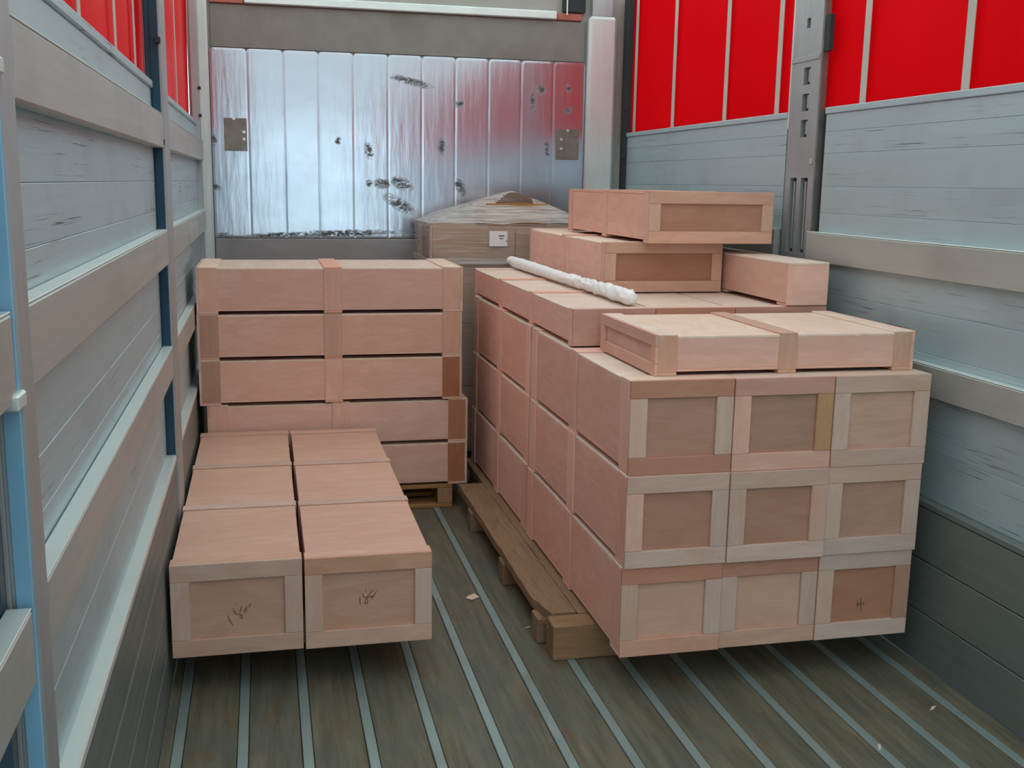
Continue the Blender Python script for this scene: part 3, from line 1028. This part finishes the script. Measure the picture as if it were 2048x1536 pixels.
# ------------------------------------------------------------------ foam roll
nr, ns = 150, 22
vs, fs = [], []
for i in range(nr + 1):
    t = i / nr
    y = 5.76 + (3.812 - 5.76) * t
    xc = 0.392 + 0.030 * t + 0.004 * math.sin(t * 9)
    rad = 0.0255 + 0.003 * math.sin(t * 5 + 1)
    if t > 0.55:
        rad += 0.006 * (t - 0.55) / 0.45 + 0.003 * noise.noise(Vector((t * 14, 0.3, 0.7)))
    endk = min(1.0, 0.55 + min(i, nr - i) * 0.18)
    for j in range(ns):
        a = 2 * math.pi * j / ns
        wr = noise.noise(Vector((math.cos(a) * 2.2 + t * 8, math.sin(a) * 2.2, t * 46))) * (0.0010 + 0.0085 * min(1, max(0, (t - 0.50)) / 0.15))
        fold = 0.0022 * max(0, math.sin(a * 1 + t * 52)) ** 6
        r_ = (rad + wr + fold) * endk
        zz = r_ * math.sin(a)
        vs.append((xc + 1.08 * r_ * math.cos(a), y, 0.027 + max(-0.027, zz)))
for i in range(nr):
    for j in range(ns):
        k = (j + 1) % ns
        fs.append((i * ns + j, i * ns + k, (i + 1) * ns + k, (i + 1) * ns + j))
fs.append(tuple(range(ns))[::-1])
fs.append(tuple(range(nr * ns, nr * ns + ns)))
vs = [(x - 0.4, y - 4.8, z) for (x, y, z) in vs]
roll = mesh_obj('foam_roll', vs, fs, M['foam'], None, True, (0.4, 4.8, ZT2 + 0.0005))
tag(roll, 'long white foam-wrapped roll lying on the flat crates', 'roll')

# ------------------------------------------------------------------ film-wrapped cartons by the bulkhead
WX0, WX1, WY0, WY1 = -0.030, 0.86, 5.86, 6.44
wl_ = empty('wrapped_pallet_load', ((WX0 + WX1) / 2, (WY0 + WY1) / 2, 0))
tag(wl_, 'brown cartons wrapped in clear stretch film, standing before the bulkhead', 'wrapped load')


def wbx(nm, lo, hi, mat, bev=0.004):
    o = add_box(nm, lo, hi, mat, wl_, bev)
    o.location = Vector(o.location) - Vector(wl_.location)
    return o


for k in range(3):
    wbx('base_bearer', (WX0 + k * 0.40, WY0, 0.0), (WX0 + k * 0.40 + 0.09, WY1, 0.10), wood('pallet', 'y'))
wbx('base_deck', (WX0, WY0, 0.1005), (WX1, WY1, 0.125), wood('pallet', 'x'))
levels = [0.1255, 0.48, 0.835, 1.19, 1.375]
for a, b in zip(levels[:-1], levels[1:]):
    wbx('carton', (WX0 + 0.006, WY0 + 0.006, a), ((WX0 + WX1) / 2 + 0.03, WY1 - 0.006, b - 0.003), M['carton'])
    wbx('carton', ((WX0 + WX1) / 2 + 0.034, WY0 + 0.006, a), (WX1 - 0.006, WY1 - 0.006, b - 0.003), M['carton'])
wbx('carton', (0.30, 5.98, 1.3755), (0.66, 6.30, 1.50), M['carton_dark'])
wbx('edge_board', (WX0 - 0.004, WY0 - 0.004, 0.13), (WX0 + 0.004, WY0 + 0.06, 1.372), M['protector'], 0.001)
wbx('edge_board', (WX0 - 0.004, WY1 - 0.22, 0.13), (WX0 + 0.004, WY1 - 0.08, 1.372), M['protector'], 0.001)
# film: four wrinkled sides and a draped top with a gap
off = Vector(wl_.location)
per = []
nX, nY = 40, 26
for i in range(nX):
    per.append((WX0 + (WX1 - WX0) * i / nX, WY0, 0, -1))
for i in range(nY):
    per.append((WX1, WY0 + (WY1 - WY0) * i / nY, 1, 0))
for i in range(nX):
    per.append((WX1 - (WX1 - WX0) * i / nX, WY1, 0, 1))
for i in range(nY):
    per.append((WX0, WY1 - (WY1 - WY0) * i / nY, -1, 0))
nh_ = 60
vs, fs = [], []
for j in range(nh_ + 1):
    z = 0.10 + (1.392 - 0.10) * j / nh_
    for (x, y, ax, ay) in per:
        d = 0.010 + 0.004 * noise.noise(Vector((x * 3, y * 3, z * 30))) + 0.004 * noise.noise(Vector((x * 9, y * 9, z * 60)))
        if abs(z - 1.195) < 0.035:
            d += 0.006 * abs(noise.noise(Vector((x * 14, y * 14, z * 60))))
        vs.append((x + ax * d - off.x, y + ay * d - off.y, z))
n = len(per)
for j in range(nh_):
    for i in range(n):
        k = (i + 1) % n
        fs.append((j * n + i, j * n + k, (j + 1) * n + k, (j + 1) * n + i))
film = mesh_obj('film_sides', vs, fs, M['film'], wl_, True)
gx, gy = 50, 34
vs, fs = [], []
for j in range(gy + 1):
    for i in range(gx + 1):
        u, v = i / gx, j / gy
        x = WX0 - 0.012 + (WX1 - WX0 + 0.024) * u
        y = WY0 - 0.012 + (WY1 - WY0 + 0.024) * v
        # straight drape from the heap's crest to the rim
        pxk = min(1.0, max(0.0, (x - WX0) / 0.50)) if x < 0.47 else min(1.0, max(0.0, (WX1 - x) / 0.36))
        pyk = min(1.0, max(0.0, (y - WY0) / 0.24)) if y < 6.12 else min(1.0, max(0.0, (WY1 - y) / 0.30))
        h = 0.175 * min(pxk, pyk) ** 0.85
        h += 0.006 * noise.noise(Vector((x * 6, y * 14, 0.5))) * (0.3 + pxk)
        h += 0.005 * abs(math.sin((x * 0.9 + y * 2.4) * 14)) * min(1, pxk * 3)
        vs.append((x - off.x, y - off.y, 1.392 + h))
for j in range(gy):
    for i in range(gx):
        u, v = (i + 0.5) / gx, (j + 0.5) / gy
        x = WX0 + (WX1 - WX0) * u
        # torn opening on the slope facing the tail
        if 0.36 < x < 0.58 and 0.24 < v < 0.24 + 0.16 * min(1.0, (x - 0.36) / 0.10):
            continue
        a = j * (gx + 1) + i
        fs.append((a, a + 1, a + gx + 2, a + gx + 1))
mesh_obj('film_top', vs, fs, M['film_top'], wl_, True)
wbx('film_band', (WX0 - 0.022, WY0 - 0.022, 1.168), (WX1 + 0.01, WY0 - 0.0165, 1.200), M['film_top'], 0.002)
wbx('film_band', (WX0 - 0.022, WY0 - 0.016, 1.168), (WX0 - 0.0165, WY1, 1.200), M['film_top'], 0.002)
lab_ = wbx('paper_label', (0.293, WY0 - 0.0190, 1.268), (0.396, WY0 - 0.0175, 1.352), M['paper'], 0.0003)
for (a, b, c, d) in ((0.345, 0.378, 1.322, 1.328), (0.350, 0.372, 1.308, 1.313), (0.388, 0.394, 1.292, 1.300)):
    o = add_box('print_line', (a, WY0 - 0.0196, c), (b, WY0 - 0.0191, d), M['ink'], lab_, 0)
    o.location = Vector(o.location) - Vector(wl_.location) - Vector(lab_.location)


# ------------------------------------------------------------------ wood chips on the floor
def chip(x, y, pts, label, h=0.004):
    c = [(a - 0, b - 0) for a, b in pts]
    n = len(c)
    vs = [(a, b, 0) for a, b in c] + [(a * 0.9, b * 0.9, h * (0.6 + 0.4 * (i % 2))) for i, (a, b) in enumerate(c)]
    fs = [tuple(range(n))[::-1], tuple(range(n, 2 * n))] + [(i, (i + 1) % n, n + (i + 1) % n, n + i) for i in range(n)]
    o = mesh_obj('wood_chip', vs, fs, wood('pale', 'x'), None, False, (x, y, 0.0012))
    tag(o, label, 'wood chip', 'wood chips on the floor')


chip(-0.156, 3.93, [(-0.03, -0.005), (-0.008, -0.03), (0.028, -0.004), (0.012, 0.03), (-0.012, 0.018)],
     'diamond-shaped pale wood chip on the floor in the aisle')
chip(-0.01, 3.60, [(-0.02, -0.006), (0.0, -0.002), (0.02, 0.008), (0.0, 0.004)], 'thin wood sliver on the floor beside the worn pallet', 0.003)
chip(1.10, 2.752, [(-0.02, -0.012), (-0.004, -0.008), (0.02, 0.012), (0.002, 0.008)], 'thin pale splinter on the floor near the right wall', 0.003)
chip(0.80, 2.57, [(-0.012, -0.014), (-0.002, -0.012), (0.012, 0.014), (0.0, 0.012)], 'small splinter on the floor in the near right corner', 0.003)
